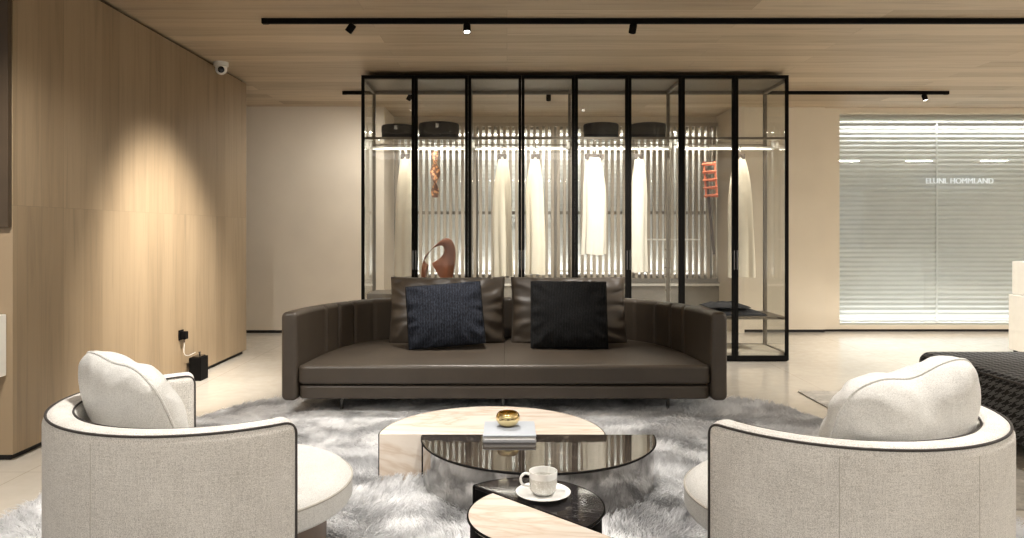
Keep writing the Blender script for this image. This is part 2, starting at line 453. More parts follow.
def shutter(x0, x1, z0, z1, y, pitch, amp=.011):
    """interlocking curved slats of a roller shutter"""
    mb = MB(); n = int((z1 - z0) / pitch); prof = []
    for i in range(n):
        z = z0 + i * pitch
        for k in range(6):
            f = k / 6; prof.append((y - amp * math.sin(PI * min(1, f / .86)) if f < .86 else y + .006, z + f * pitch))
    vs = [(x0, a, b) for a, b in prof] + [(x1, a, b) for a, b in prof]; m = len(prof)
    mb.faces(vs, [(i, i + m, i + m + 1, i + 1) for i in range(m - 1)])
    return mb
def shutter_thing(label, x0, x1, z0, z1, y, pitch, joint=None, amp=.016):
    t = thing('roller_shutter', label, 'shutter', ((x0 + x1) / 2, y, 0))
    dx = (x0 + x1) / 2
    shutter(x0 - dx, x1 - dx, z0, z1, 0, pitch, amp).build('slats', 'shutter', t, sharp=60)
    MB().box(x0 - dx, x1 - dx, -.06, .10, z1, z1 + .075, .008).build('housing', 'white_lacquer', t)
    MB().box(x0 - dx, x1 - dx, -.02, .02, z0 - .04, z0, .004).build('bottom_bar', 'alu', t)
    for x in ([x0, x1] + ([joint] if joint else [])):
        MB().box(x - dx - .011, x - dx + .011, -.020, .03, z0 - .04, z1, .003).build('guide_rail', 'shutter', t)
    return t
shutter_thing('pale roller shutter behind the upright boards and the glass wardrobe', RX0 + .02, RX1 - .02, .68, 2.48, RY + .30, .058, amp=.003)

# upright boards in front of that window
ss = thing('slat_screen', 'screen of upright greige boards standing in the window recess behind the wardrobe', 'screen', (0, RY - .10, 0))
n_sl, pitch = 54, (RX1 - RX0 - .02) / 54
slat0 = MB().box(-.019, .019, -.035, .035, .605, 2.555, .003, 1).build('slat', 'slat', ss)
slat0.location.x = RX0 + pitch / 2 + .01
for i in range(1, n_sl):
    c = slat0.copy(); COL.objects.link(c); c.parent = ss; c.location.x = RX0 + pitch * (i + .5) + .01
MB().box(RX0 + .005, RX1 - .005, -.02, .02, 2.555, 2.60).build('top_rail', 'slat', ss)
MB().box(RX0 + .005, RX1 - .005, -.03, .05, .562, .606).build('bottom_rail', 'bench', ss)

# shopfront with its frame
WX0, WX1, WZ1 = 4.0, 8.2, 2.625
w = MB()
w.box(3.80, WX0, YF - .06, YF + .10, .03, CH).box(WX0, WX1, YF - .06, YF + .10, WZ1, CH).box(WX0, WX1, YF - .05, YF + .06, .03, .075)
win2 = w.build('window_2', 'plaster_lit', kind='structure')
MB().box(WX0, WX1, YF, YF + .01, .07, WZ1).build('pane', 'shop_glass', win2)
MB().box(3.80, WX1, YF - .03, YF + .06, 0, .032).build('baseboard_right', 'black_gap', kind='structure')
MB().box(12.6, 12.72, -8, YF + .1, 0, CH).box(WX1, 12.72, YF - .02, YF + .1, 0, CH).build('wall_right', 'plaster_lit', kind='structure')
shutter_thing('wide pale roller shutter closed behind the shopfront glass', WX0 + .03, WX1 - .02, .10, 2.54, YF + .14, .0575, joint=5.28)

# ------------------------------------------------------------------ shag rug
def rug():
    cx, cy, a, b, e = 0.0, 3.27, 2.07, 2.0, 4.0
    poly = []
    for k in range(160):
        t = 2 * PI * k / 160; ct, st = math.cos(t), math.sin(t)
        r = 1 + .012 * math.sin(9 * t) + .008 * math.sin(17 * t + 1)
        poly.append((cx + a * r * math.copysign(abs(ct) ** (2 / e), ct), cy + b * r * math.copysign(abs(st) ** (2 / e), st)))
    o = MB().prism(poly, .001, .012).build('shag_rug', 'rug_base')
    tag(o, 'large shaggy pale grey rug with rounded corners under the sofa, tables and armchairs', 'rug')
    rs = np.random.RandomState(3); N = 400000
    P = rs.uniform((cx - a, cy - b), (cx + a, cy + b), (N, 2))
    k = (np.abs((P[:, 0] - cx) / a) ** e + np.abs((P[:, 1] - cy) / b) ** e) < 1.0
    k &= P[:, 1] > 1.75; P = P[k]
    def field(seed, f):
        r2 = np.random.RandomState(seed); out = np.zeros(len(P))
        for j in range(7):
            q = r2.normal(size=2) * f * (1 + .5 * j); out += np.sin(P @ q + r2.uniform(0, 6.28)) / (1 + .4 * j)
        return out
    ang = 1.3 * field(1, 2.2) + .55 * field(2, 7.) + rs.normal(0, .45, len(P))
    lean = np.clip(.85 + .28 * field(5, 3.0) + rs.normal(0, .16, len(P)), .1, 1.35)
    L = .041 * (1 + .22 * field(6, 4.) * .5 + rs.normal(0, .18, len(P))); L = np.clip(L, .02, .07)
    # tufts: roots gather into clumps towards their tips
    cell = .035; ci = np.floor(P / cell); h = np.sin(ci[:, 0] * 127.1 + ci[:, 1] * 311.7) * 43758.5; h2 = np.sin(ci[:, 0] * 269.5 + ci[:, 1] * 183.3) * 24634.6
    tc = (ci + np.stack([h - np.floor(h), h2 - np.floor(h2)], 1)) * cell
    pull = (tc - P) * .6
    S = 5; pts = np.zeros((len(P), S, 3), np.float32)
    d = np.stack([np.cos(ang), np.sin(ang)], 1)
    for s in range(S):
        f = s / (S - 1); th = lean * f ** .8
        hor = L * f * np.sin(th); ver = L * f * np.cos(th * .92)
        pts[:, s, :2] = P + d * hor[:, None] + pull * f ** 1.5
        pts[:, s, 2] = .010 + ver
    hc = bpy.data.hair_curves.new('pile'); hc.add_curves([S] * len(P))
    hc.attributes['position'].data.foreach_set('vector', pts.reshape(-1))
    rad = np.tile(np.array([.0013, .0013, .0011, .0008, .0003], np.float32), len(P))
    at = hc.attributes.get('radius') or hc.attributes.new('radius', 'FLOAT', 'POINT')
    at.data.foreach_set('value', rad)
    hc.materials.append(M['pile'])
    ho = bpy.data.objects.new('pile', hc); COL.objects.link(ho); ho.parent = o; ho['kind'] = 'stuff'
rug()
RZ = .013     # furniture on the rug stands on its backing

# flat patterned rug by the ottoman
o = MB().box(-1.6, 1.6, -1.15, 1.15, 0, .008, .002).build('flat_rug', 'flat_rug')
tag(o, 'thin worn-look grey patterned rug on the polished floor behind the armchair', 'rug', loc=(3.78, 4.25, .001))

# ------------------------------------------------------------------ sofa
SX, SY = -.017, 5.2
sofa = thing('sofa', 'long dark brown leather sofa with curved channelled back on the shag rug', 'sofa', (SX, SY, RZ))
half = [(0, .69), (.30, .69), (.60, .682), (.85, .635), (1.02, .545), (1.16, .40), (1.255, .20), (1.32, -.06), (1.355, -.33), (1.37, -.60)]
path = [(-x, y, 0) for x, y in half[:0:-1]] + [(x, y, 0) for x, y in half]
path, plen = resample(catmull(path, 14), 260)
def sofa_shell(ht0, ht1, th, seams):
    sec = refine(rrect(th / 2, ht0, ht1, .034, 6), .07)
    rings = []; m = len(path); er = .026; idx = list(range(m)); st = []
    for k in range(6): st.append((0, er * (1 - math.sin(PI / 2 * k / 5)), math.cos(PI / 2 * k / 5)))
    st = [(0, -er * 0 - er * math.cos(PI / 2 * k / 6), 1 - math.sin(PI / 2 * k / 6)) for k in range(6)]
    stations = [(0, s, q) for s, q in [(a[1], a[2]) for a in st]] + [(i, 0, 0) for i in range(m)] + [(m - 1, -s, q) for s, q in [(a[1], a[2]) for a in st][::-1]]
    for i, ext, shr in stations:
        p = path[i]; a = path[max(0, i - 1)]; b = path[min(m - 1, i + 1)]
        t = (b - a).normalized(); nrm = Vector((-t.y, t.x, 0))     # outwards
        s_arc = plen * i / (m - 1)
        dent = sum(math.exp(-((s_arc - q) / .009) ** 2) for q in seams)
        puff = .006 * abs(math.sin(PI * s_arc / .22)) 
        r = []
        for off, z in sec:
            zz = z; o2 = off
            o2 *= 1 - shr * (er / (th / 2)); zz = (z - (ht0 + ht1) / 2) * (1 - shr * er / ((ht1 - ht0) / 2)) + (ht0 + ht1) / 2
            if abs(off) > th * .3:
                o2 -= math.copysign(.014 * dent, off)
            if z > ht1 - .04: zz -= .007 * dent
            if z > (ht0 + ht1) / 2: zz += .022 * min(1, max(0, (.3 - p.y) / .8)) * (z - ht0) / (ht1 - ht0)
            r.append(p + t * ext + nrm * o2 + Vector((0, 0, zz)))
        rings.append(r)
    return MB().loft(rings)
seams = [plen / 2 + s * (.06 + .21 * k) for k in range(9) for s in (-1, 1)]
seams = [s for s in seams if .12 < s < plen - .12]
sofa_shell(.112, .655, .102, seams).build('back_shell', 'leather', sofa, sharp=50)
inner = []
for i in range(0, len(path), 4):
    a = path[max(0, i - 1)]; b = path[min(len(path) - 1, i + 1)]; t = (b - a).normalized(); nrm = Vector((-t.y, t.x, 0))
    q = path[i] - nrm * .056; inner.append((q.x, q.y))
def seat_poly(y_front, inset):
    pts = [(x * (1 - inset / 1.3), min(y, .615) - inset) for x, y in inner if y > y_front + .05]
    xl = pts[0][0] - .012; xr = pts[-1][0] + .012
    return [(xr, y_front + .03), (xr - .02, y_front + .004), (xr - .06, y_front)] + [(xl + .06, y_front), (xl + .02, y_front + .004), (xl, y_front + .03)] + pts
MB().prism(seat_poly(-.615, .004), .212, .338, .026, 4).build('seat', 'leather', sofa, sharp=50)
MB().prism(seat_poly(-.60, .008), .118, .204, .012, 3).build('base', 'leather', sofa, sharp=50)
MB().tube([(0, .40, .3392), (0, -.585, .3392), (0, -.610, .325), (0, -.6158, .30), (0, -.612, .235)], .0022, 6).build('seam', 'leather_seam', sofa)
for lx, ly in ((-1.075, -.44), (-.01, -.44), (1.08, -.44), (-.75, .45), (.75, .45)):
    MB().tube([(lx, ly, 0), (lx, ly, .112)], [.011, .013], 12).lathe([(.0, 0), (.022, 0), (.022, .006), (.0, .008)], 20, (lx, ly, 0)).lathe([(.0, -.012), (.011, -.009), (.016, 0), (.011, .009), (.0, .012)], 20, (lx, ly - .02, .118)).tube([(lx, ly - .02, .122), (lx, ly + .1, .122)], .008, 8).build('leg', 'steel', sofa)
for cx, sd in ((-.447, 2.3), (.495, 5.1)):
    xf = Matrix.Translation((cx, .40, .575)) @ Matrix.Rotation(math.radians(-13), 4, 'X')
    mb = MB(); rim = pillow(mb, .89, .525, .25, sd, .025, .013, 56, xf, .32)
    bc = mb.build('back_cushion', 'leather', sofa, sharp=70)
    MB().tube(rim, .004, 6, True).build('piping', 'leather_seam', bc)

def throw_pillow(name, label, loc, rz, tilt, roll, sx, sy, T, seed, mat, pipe, cat='cushion', group=None, **kw):
    t = thing(name, label, cat, loc, rz, group)
    xf = Matrix.Rotation(tilt, 4, 'X') @ Matrix.Rotation(roll, 4, 'Y')
    mb = MB(); rim = pillow(mb, sx, sy, T, seed, xf=xf, **kw)
    mb.build('cover', mat, t, sharp=75)
    MB().tube(rim, .0045, 6, True).build('piping', pipe, t)
    return t
# two ribbed throw pillows against the back cushions
throw_pillow('throw_pillow', 'dark navy ribbed throw pillow leaning askew on the brown sofa', (-.452, 5.266, .594), math.radians(4), math.radians(-19), math.radians(-4.5), .565, .475, .17, 1.7, 'cord_navy', 'cord_black', pinch=.03, wr=.012, rnd=.03)
throw_pillow('throw_pillow', 'black ribbed square throw pillow sitting straight on the brown sofa', (.455, 5.290, .594), math.radians(-1), math.radians(-17), math.radians(.3), .565, .50, .17, 8.2, 'cord_black', 'cord_black', pinch=.02, wr=.010, rnd=.02)

# ------------------------------------------------------------------ armchairs
def armchair(label, cx, cy, face, seat_off):
    t = thing('armchair', label, 'armchair', (cx, cy, RZ), face, 'round tub armchairs facing the sofa')
    R, th, h0, h1 = .445, .09, .09, .648
    span = math.radians(95); n = 90
    sec = refine(rrect(th / 2, h0, h1, .034, 6), .06)
    rings = []; er = .022
    st = [(k, 1 - math.sin(PI / 2 * k / 5), math.cos(PI / 2 * k / 5)) for k in range(5)]
    stations = [(-span, -er * c, s) for _, s, c in st] + [(-span + 2 * span * i / n, 0, 0) for i in range(n + 1)] + [(span, er * c, s) for _, s, c in st[::-1]]
    for ang, ext, shr in stations:
        a = PI + ang + ext / R; r = []
        for off, z in sec:
            o2 = off * (1 - shr * er / (th / 2)); zz = (z - (h0 + h1) / 2) * (1 - shr * er / ((h1 - h0) / 2)) + (h0 + h1) / 2
            rr = R + o2; r.append((rr * math.cos(a), rr * math.sin(a), zz))
        rings.append(r)
    sh = MB().loft(rings).build('back_shell', 'tweed', t, sharp=50)
    def pipe(rr_top, zt):
        pts = []
        e = span + .022 / R
        # up one end, along the rim, down the other end
        for z in np.linspace(h0 + .01, zt - .035, 12): pts.append((rr_top * math.cos(PI - e), rr_top * math.sin(PI - e), z))
        for k in range(1, 7):
            q = PI / 2 * k / 6; a = PI - e + .035 * (1 - math.cos(q)) / R; pts.append((rr_top * math.cos(a), rr_top * math.sin(a), zt - .035 + .035 * math.sin(q)))
        for ang in np.linspace(-e + .06 / R, e - .06 / R, 70): pts.append((rr_top * math.cos(PI + ang), rr_top * math.sin(PI + ang), zt))
        return pts + [(x, -y, z) for x, y, z in pts[:18]][::-1]
    MB().tube(pipe(R + th / 2 - .009, h1 - .007), .0038, 8).build('outer_piping', 'piping', sh)
    MB().tube(pipe(R - th / 2 + .009, h1 - .007), .0032, 8).build('inner_piping', 'piping', sh)
    for ang in (-.95, -.2, .55):          # upright seams round the outside
        a = PI + ang; rr = R + th / 2 - .0006
        MB().tube([(rr * math.cos(a), rr * math.sin(a), z) for z in np.linspace(h0 + .04, h1 - .03, 8)], .0014, 5).build('seam', 'cream_piping', sh)
    so = seat_off
    seat = [(0, .265), (.37, .265), (.383, .272), (.390, .285), (.390, .335), (.387, .345), (.370, .362), (.34, .376), (.22, .386), (.1, .389), (0, .390)]
    sm = MB().lathe(seat, 80, (so, 0, 0)).build('seat', 'tweed_white', t, sharp=60)
    MB().tube([(so + .3885 * math.cos(a), .3885 * math.sin(a), .342) for a in np.linspace(0, 2 * PI, 80, endpoint=False)], .0045, 6, True).build('piping', 'cream_piping', sm)
    MB().lathe([(0, .03), (.33, .03), (.35, .05), (.36, .262), (0, .262)], 64).build('plinth', 'brown_strap', t)
    MB().lathe([(0, 0), (.27, 0), (.27, .028), (0, .03)], 48).build('swivel_base', 'black', t)
    return t
armchair('round cream tweed armchair turned toward the tables, beside the oak wall', -.968, 2.40, math.radians(40.5), .06)
armchair('round cream tweed armchair beside the houndstooth ottoman, its back to us', 1.012, 2.28, math.radians(124), .065)
throw_pillow('armchair_cushion', 'plump cream tweed cushion in the armchair beside the oak wall', (-1.184, 2.304, .622), math.radians(-36), math.radians(24), math.radians(3), .43, .42, .21, 3.3, 'tweed_white', 'tweed_white', pinch=.03, wr=.005, power=.5, chop=.015, droop=.015, rnd=.20)
throw_pillow('armchair_cushion', 'plump cream tweed cushion slumped in the armchair beside the houndstooth ottoman', (1.122, 2.073, .630), math.radians(24), math.radians(22), math.radians(-8), .54, .43, .27, 6.1, 'tweed_white', 'tweed_white', pinch=.03, wr=.006, power=.5, chop=.03, rnd=.17)

# ------------------------------------------------------------------ coffee tables
def half_disc(R, a0, n=64):
    return [(R * math.cos(a0 + PI * k / n), R * math.sin(a0 + PI * k / n)) for k in range(n + 1)]
def half_table(name, label, loc, R, a0, h, top_mat, side_mat, top_th, edge_mat, cut_mat=None, cut=None):
    t = thing(name, label, 'coffee table', loc)
    MB().prism(half_disc(R, a0), h - top_th, h, .003, 2).build('tabletop', top_mat, t)
    MB().prism(half_disc(R - .006, a0), 0, h - top_th, 0).build('body', side_mat, t)
    mb = MB(); mb.tube([(x * 1.001, y * 1.001, h - .004) for x, y in half_disc(R, a0)], .0042, 6)
    for s in (a0, a0 + PI): mb.tube([(R * math.cos(s), R * math.sin(s), 0), (R * math.cos(s), R * math.sin(s), h - .004)], .0045, 6)
    mb.build('edge_trim', edge_mat, t)
    if cut_mat:
        c, s = math.cos(a0), math.sin(a0); n = (s, -c)      # outward normal of the flat cut face
        q = [( R * c, R * s), (-R * c, -R * s)]
        w = .012
        MB().prism([(q[0][0] * .995, q[0][1] * .995), (q[1][0] * .995, q[1][1] * .995), (q[1][0] * .995 + n[0] * w, q[1][1] * .995 + n[1] * w), (q[0][0] * .995 + n[0] * w, q[0][1] * .995 + n[1] * w)], 0, h - .0005).build('cut_face', cut_mat, t)
    return t
TH = .222
half_table('coffee_table', 'half-round cream marble coffee table with a flat cut face', (-.072, 3.448, RZ), .54, 0, TH, 'cream_marble', 'chrome', .03, 'black', 'cream_marble')
half_table('coffee_table', 'half-round low table with glossy dark brown marble top and mirror-chrome side', (.147, 3.432, RZ), .55, PI, TH, 'brown_marble', 'chrome', .012, 'black')
SH = .345; dg = math.radians(-45)
half_table('side_table', 'small half-round black marble side table behind the cup', (.060, 2.264, RZ), .243, dg, SH - RZ, 'black_marble', 'black', .014, 'black')
half_table('side_table', 'small half-round cream marble side table in front of the black one', (.127 - .002, 2.190 - .002, RZ), .243, dg + PI, SH - RZ, 'cream_marble', 'black', .012, 'black')

# cup and saucer
cup = thing('coffee_cup', 'white porcelain cup with speckled mosaic body on a saucer', 'cup', (.117, 2.325, SH + .0125))
R_ = .0455
MB().lathe([(0, .004), (.026, .0), (.028, 0), (.029, .004), (.038, .007), (.043, .014), (.0445, .03), (R_, .070), (R_, .0725), (R_ - .002, .0725), (R_ - .003, .070), (.0415, .03), (.038, .013), (0, .010)], 48).build('body', 'cup', cup, sharp=60)
MB().tube(catmull([(-.043, 0, .062), (-.060, 0, .066), (-.073, 0, .055), (-.072, 0, .038), (-.060, 0, .026), (-.0435, 0, .022)], 6), .0042, 8).build('handle', 'porcelain', cup)
cup.rotation_euler.z = math.radians(8)
o = MB().lathe([(0, 0), (.045, 0), (.046, .003), (.066, .008), (.088, .0155), (.0885, .0175), (.086, .0175), (.064, .0115), (.040, .0075), (0, .0070)], 64).build('saucer', 'porcelain', sharp=60)
tag(o, 'white porcelain saucer under the speckled cup on the small tables', 'saucer', loc=(.117, 2.325, SH + .0012))
# book and bowl
bk = thing('hardback_book', 'grey-blue hardback book lying across the two half-round tables', 'book', (.012, 3.42, RZ + TH + .0008))
bw, bd = .122, .125
MB().box(-bw, bw, -bd, bd, .0, .012, .001).build('back_board', 'book_dark', bk)
MB().box(-bw, bw, -bd, bd, .027, .033, .0012).build('front_board', 'book', bk)
MB().box(-bw + .006, bw - .005, -bd + .004, bd - .006, .012, .027).build('pages', 'paper', bk)
MB().box(-bw, bw, bd - .006, bd, .003, .031, .001).build('spine', 'book', bk)
o = MB().lathe([(0, 0), (.032, 0), (.034, .003), (.046, .012), (.056, .028), (.057, .045), (.052, .058), (.044, .066), (.042, .0655), (.048, .057), (.0525, .044), (.051, .029), (.042, .015), (0, .009)], 56).build('gold_bowl', 'gold', sharp=60)
tag(o, 'small polished gold bowl standing on the grey-blue book', 'bowl', loc=(.004, 3.46, RZ + TH + .0345))

# ------------------------------------------------------------------ ottoman and white cabinet
ot = thing('ottoman', 'long low black and grey houndstooth ottoman beside the armchair', 'ottoman', (3.46, 3.55, .010))
MB().box(-.80, .80, -1.15, 1.15, .06, .42, .07, 5).build('body', 'hound', ot, sharp=60)
MB().tube([(-.785, y, .395) for y in (-1.08, 0, 1.08)], .006, 6).build('piping', 'piping', ot)
for x in (-.6, .6):
    for y in (-.95, .95): MB().lathe([(0, 0), (.02, 0), (.026, .07), (0, .07)], 16, (x, y, 0)).build('foot', 'black', ot)
wc = thing('white_console', 'white two-tier display console with black feet before the shopfront', 'console', (5.46, 6.75, 0))
MB().box(-.62, .62, -.20, .20, .07, .60, .006).build('body', 'white_lacquer', wc)
MB().box(-.60, .60, -.16, .18, .606, .92, .006).build('upper_box', 'white_lacquer', wc)
for x in (-.58, .58):
    for y in (-.16, .16): MB().box(x - .012, x + .012, y - .012, y + .012, 0, .07).build('foot', 'black', wc)

# ------------------------------------------------------------------ things on the oak wall
o = MB().box(-.7, 0, -.03, 0, 0, 1.44, .002).build('wall_panel', 'dark_panel')
tag(o, 'dark bronze panel mounted high on the end of the oak wall', 'panel', loc=(XL - .002, 3.762, 1.225))
o = MB().box(-.5, 0, -.12, 0, 0, .32, .004).build('wall_box', 'white_lacquer')
tag(o, 'white lacquered box shelf fixed low on the end of the oak wall', 'shelf', loc=(XL - .03, 3.762, .45))
cctv = thing('security_camera', 'white dome security camera fixed where oak wall meets ceiling', 'security camera', (XL + .075, 6.32, CH))
MB().lathe([(0, 0), (.062, 0), (.062, -.035), (.055, -.04), (0, -.04)], 32).build('mount', 'white_plastic', cctv)
xf = Matrix.Translation((0.005, -.01, -.062))
MB().lathe([(.05 * math.sin(a), -.05 * math.cos(a)) for a in np.linspace(0, PI, 14)], 28, xf=xf).build('dome', 'white_plastic', cctv)
xf = Matrix.Translation((.02, -.048, -.075)) @ Matrix.Rotation(math.radians(100), 4, 'X') @ Matrix.Rotation(.3, 4, 'Y')
MB().lathe([(0, -.01), (.028, -.01), (.028, .012), (.018, .016), (0, .017)], 24, xf=xf).build('lens', 'lens', cctv)
so = thing('wall_socket', 'black socket with plugged-in adapter low on the oak wall', 'socket', (XL + .001, 5.70, .385))
MB().box(0, .008, -.04, .04, -.04, .04, .003).build('plate', 'black', so)
MB().box(.008, .05, -.022, .03, -.034, .028, .006).build('adapter', 'black', so)
MB().tube([(.03, 0, -.034), (.03, 0, -.06)], .007, 8).build('plug', 'brown_strap', so)
MB().tube(catmull([(.03, 0, -.06), (.032, -.01, -.14), (.04, .04, -.17), (.06, .13, -.16)], 6), .0025, 6).build('cable', 'paper', so)
bx = thing('black_box', 'small black box with antenna knob on the floor against the oak wall', 'box', (XL + .075, 5.86, .001))
MB().box(-.05, .05, -.07, .07, 0, .185, .004).build('case', 'black', bx)
MB().box(-.03, .035, -.05, .05, .185, .195, .002).build('lid', 'steel', bx)
MB().tube([(0, .02, .195), (0, .02, .222)], [.006, .009], 10).build('knob', 'steel', bx)

# ------------------------------------------------------------------ glass wardrobe
WL, WR, WYF, WYB, WH = -1.348, 2.604, 6.65, 7.24, 2.648
ND = 8; DW = (WR - WL) / ND; HM = DW * 2
wd = thing('glass_wardrobe', 'tall black-framed glass wardrobe with eight doors behind the sofa', 'wardrobe', (WL, WYF, .001))
D = WYB - WYF; W = WR - WL
MB().box(0, W, .03, D, .0, .05, .003).build('plinth', 'black', wd)
MB().box(.02, W - .02, .04, D - .02, .05, .075).build('floor_panel', 'plaster_lit', wd)
MB().box(0, W, .03, D, WH - .035, WH, .003).build('top_panel', 'bronze', wd)
def bar_frame(x, y0, y1, z0, z1, t_, mb):
    """an upright rectangular frame in a y-z plane"""
    mb.box(x - t_ / 2, x + t_ / 2, y1 - .035, y1, z0, z1).box(x - t_ / 2, x + t_ / 2, y0, y1, z1 - .03, z1).box(x - t_ / 2, x + t_ / 2, y0, y1, z0, z0 + .03); return mb
for k in range(5):
    x = min(max(k * HM, .016), W - .016)
    nm = 'side_panel' if k in (0, 4) else 'divider'
    p = bar_frame(x, .035, D, .05, WH - .035, .03, MB()).build(nm, 'bronze', wd)
    MB().box(x - .003, x + .003, .035, D - .035, .08, WH - .065).build('glass', 'glass', p)
for z in (.05, WH - .065): MB().box(0, W, D - .02, D, z, z + .03).build('back_rail', 'bronze', wd)
for k in range(ND):
    x0, x1 = k * DW + .0015, (k + 1) * DW - .0015; st = .0265
    f = MB().box(x0, x0 + st, 0, .028, .012, WH).box(x1 - st, x1, 0, .028, .012, WH).box(x0 + st, x1 - st, 0, .028, WH - .028, WH).box(x0 + st, x1 - st, 0, .028, .012, .055)
    d = f.build('door', 'black', wd)
    MB().box(x0 + st, x1 - st, .012, .017, .055, WH - .028).build('glass', 'glass', d)
    hx = x1 - .012 if k % 2 == 0 else x0 + .012
    MB().box(hx - .005, hx + .005, -.012, 0, .85, 1.03, .002).build('handle', 'steel', d)
for k in range(4):
    x0, x1 = k * HM + .035, (k + 1) * HM - .035
    sh = MB().box(x0 - .018, x1 + .018, .066, D - .022, 2.071, 2.083).build('shelf', 'glass', wd)
    MB().box(x0 - .018, x1 + .018, .050, .066, 2.062, 2.083).build('front_edge', 'bronze', sh)
    MB().box(x0 - .018, x1 + .018, D - .022, D - .010, 2.065, 2.083).build('rear_edge', 'bronze', sh)
    MB().box(x0 + .01, x1 - .01, .066, .074, 2.0645, 2.0705).build('light_strip', 'led', wd)  # added strip hidden by the shelf edge, to light the garments' fronts
    area('rail_and_fill_light', (WL + (x0 + x1) / 2, WYF + .072, 2.055), x1 - x0 - .04, .02, 3, (1., .93, .80), (math.radians(28), 0, 0))  # added fill under the shelf edge, aimed at the garments
    area('rail_and_fill_light', (WL + (x0 + x1) / 2, WYF + .31, 1.994), x1 - x0 - .06, .02, .8, (1., .93, .80))
    r = MB().tube([(x0 - .01, .31, 2.012), (x1 + .01, .31, 2.012)], .014, 12)
    for xx in (x0, x1): r.box(xx - .012, xx + .012, .295, .325, 2.012, 2.066)
    r = r.build('hanging_rail', 'alu', wd)
    MB().box(x0 + .02, x1 - .02, .304, .316, 1.9965, 2.000).build('light_strip', 'led', wd)
    MB().box(x0 - .018, x1 + .018, .05, D - .01, .385, .41).build('shelf', 'bronze', wd)
dr = MB().box(HM * 0 + .035, HM - .035, .09, D - .03, .411, .62, .003).build('drawer_unit', 'bronze', wd)
for j in (0, 1):
    x0 = .045 + j * (HM - .08) / 2
    q = MB().box(x0, x0 + (HM - .10) / 2, .078, .09, .42, .612, .002).build('drawer', 'bronze', dr)
ZS = 2.083 + .0015
def W2(x, dy, z): return (x, WYF + dy, z)

# hat boxes on the upper shelf
def hat_box(label, x, rx, ry, h, style, group):
    t = thing('hat_box', label, 'hat box', (x, WYF + .29, ZS), 0, group)
    S = Matrix.Diagonal((rx, ry, 1, 1))
    prof = [(0, 0), (.97, 0), (1, .006), (1, h * .55)]
    MB().lathe(prof + [(0, h * .55)], 56, xf=S).build('body', style, t)
    S2 = Matrix.Diagonal((rx * 1.02, ry * 1.02, 1, 1))
    ld = MB().lathe([(0, h * .55), (1, h * .55), (1, h * .93), (.97, h), (.9, h * 1.02), (0, h * 1.03)], 56, xf=S2).build('lid', style, t)
    if style == 'hat_black':
        MB().box(-.015, .015, -ry * 1.02 - .008, -ry * 1.0, h * .60, h * .86, .002).build('clasp', 'silver', ld)
        for sx in (-.62, .62):
            yy = -ry * 1.02 * math.sqrt(1 - sx * sx)
            MB().lathe([(0, 0), (.008, 0), (.006, .006), (0, .007)], 12, xf=Matrix.Translation((sx * rx, yy, h * .42)) @ Matrix.Rotation(PI / 2, 4, 'X')).build('stud', 'silver', t)
        MB().tube([(sx * rx, -ry * 1.04 * math.sqrt(1 - min(.99, sx * sx)) - .012, h * .40 - .02 * (1 - (sx / .6) ** 2)) for sx in np.linspace(-.6, .6, 12)], .006, 8).build('handle', 'hat_black', t)
    return t
HG = 'hat boxes on the wardrobe shelf'
hat_box('black leather hat box with silver clasp, first on the shelf, by the white wall', -1.045, .16, .17, .135, 'hat_black', HG)
hat_box('wider black leather hat box with silver clasp, second along the shelf', -.655, .19, .19, .155, 'hat_black', HG)
hat_box('plain charcoal felt hat box, third along the wardrobe shelf', .905, .165, .17, .150, 'hat_grey', HG)
hat_box('plain charcoal felt hat box, fourth along the shelf, nearest the shopfront', 1.36, .165, .17, .150, 'hat_grey', HG)

# hangers and garments
def hanger(label, x, z_rail, w, rz=0):
    t = thing('clip_hanger', label, 'hanger', (x, WYF + .31, z_rail), rz, 'clip hangers on the lit rail')
    hk = [(0, .018 * math.cos(a), -.0160 + .018 * math.sin(a)) for a in np.linspace(PI * 1.05, -.22 * PI, 14)]
    MB().tube(hk + [(0, .006, -.046), (0.0, 0, -.052), (0, 0, -.075)], .0032, 6).build('hook', 'steel', t)
    MB().box(-w / 2, w / 2, -.008, .008, -.10, -.075, .003).build('bar', 'hanger_dark', t)
    for s in (-1, 1):
        MB().box(s * w * .38 - .016, s * w * .38 + .016, -.014, .014, -.125, -.075, .003).build('clip', 'hanger_dark', t)
    return t
def garment(name, label, cat, x, z0, z1, wt, wb, mat, seed, rz=0, depth=.13):
    rings = []; n = 56; K = 16
    for i in range(K + 1):
        f = i / K; z = z1 + (z0 - z1) * f
        ww = wt + (wb - wt) * (1 - (1 - min(1, f * 2.6)) ** 2.2) * .82 + (wb - wt) * .18 * f
        dd = .022 + depth * min(1, f * 1.6) ** .8
        r = []
        for k in range(n):
            a = 2 * PI * k / n
            fold = 1 + (.05 + .09 * f) * math.sin(5 * a + seed + .4 * f) + .05 * f * math.sin(9 * a + seed * 2)
            r.append((ww / 2 * math.cos(a) * fold + .006 * math.sin(f * 5 + seed), dd / 2 * math.sin(a) * fold, z - (.006 * math.sin(3 * a + seed) if i == K else 0)))
        rings.append(r)
    o = MB().loft(rings).build(name, mat, sharp=70)
    return tag(o, label, cat, 'pale garments hanging in the wardrobe', loc=(x, WYF + .31, 0), rz=rz)
ZR = 2.012 + .0165
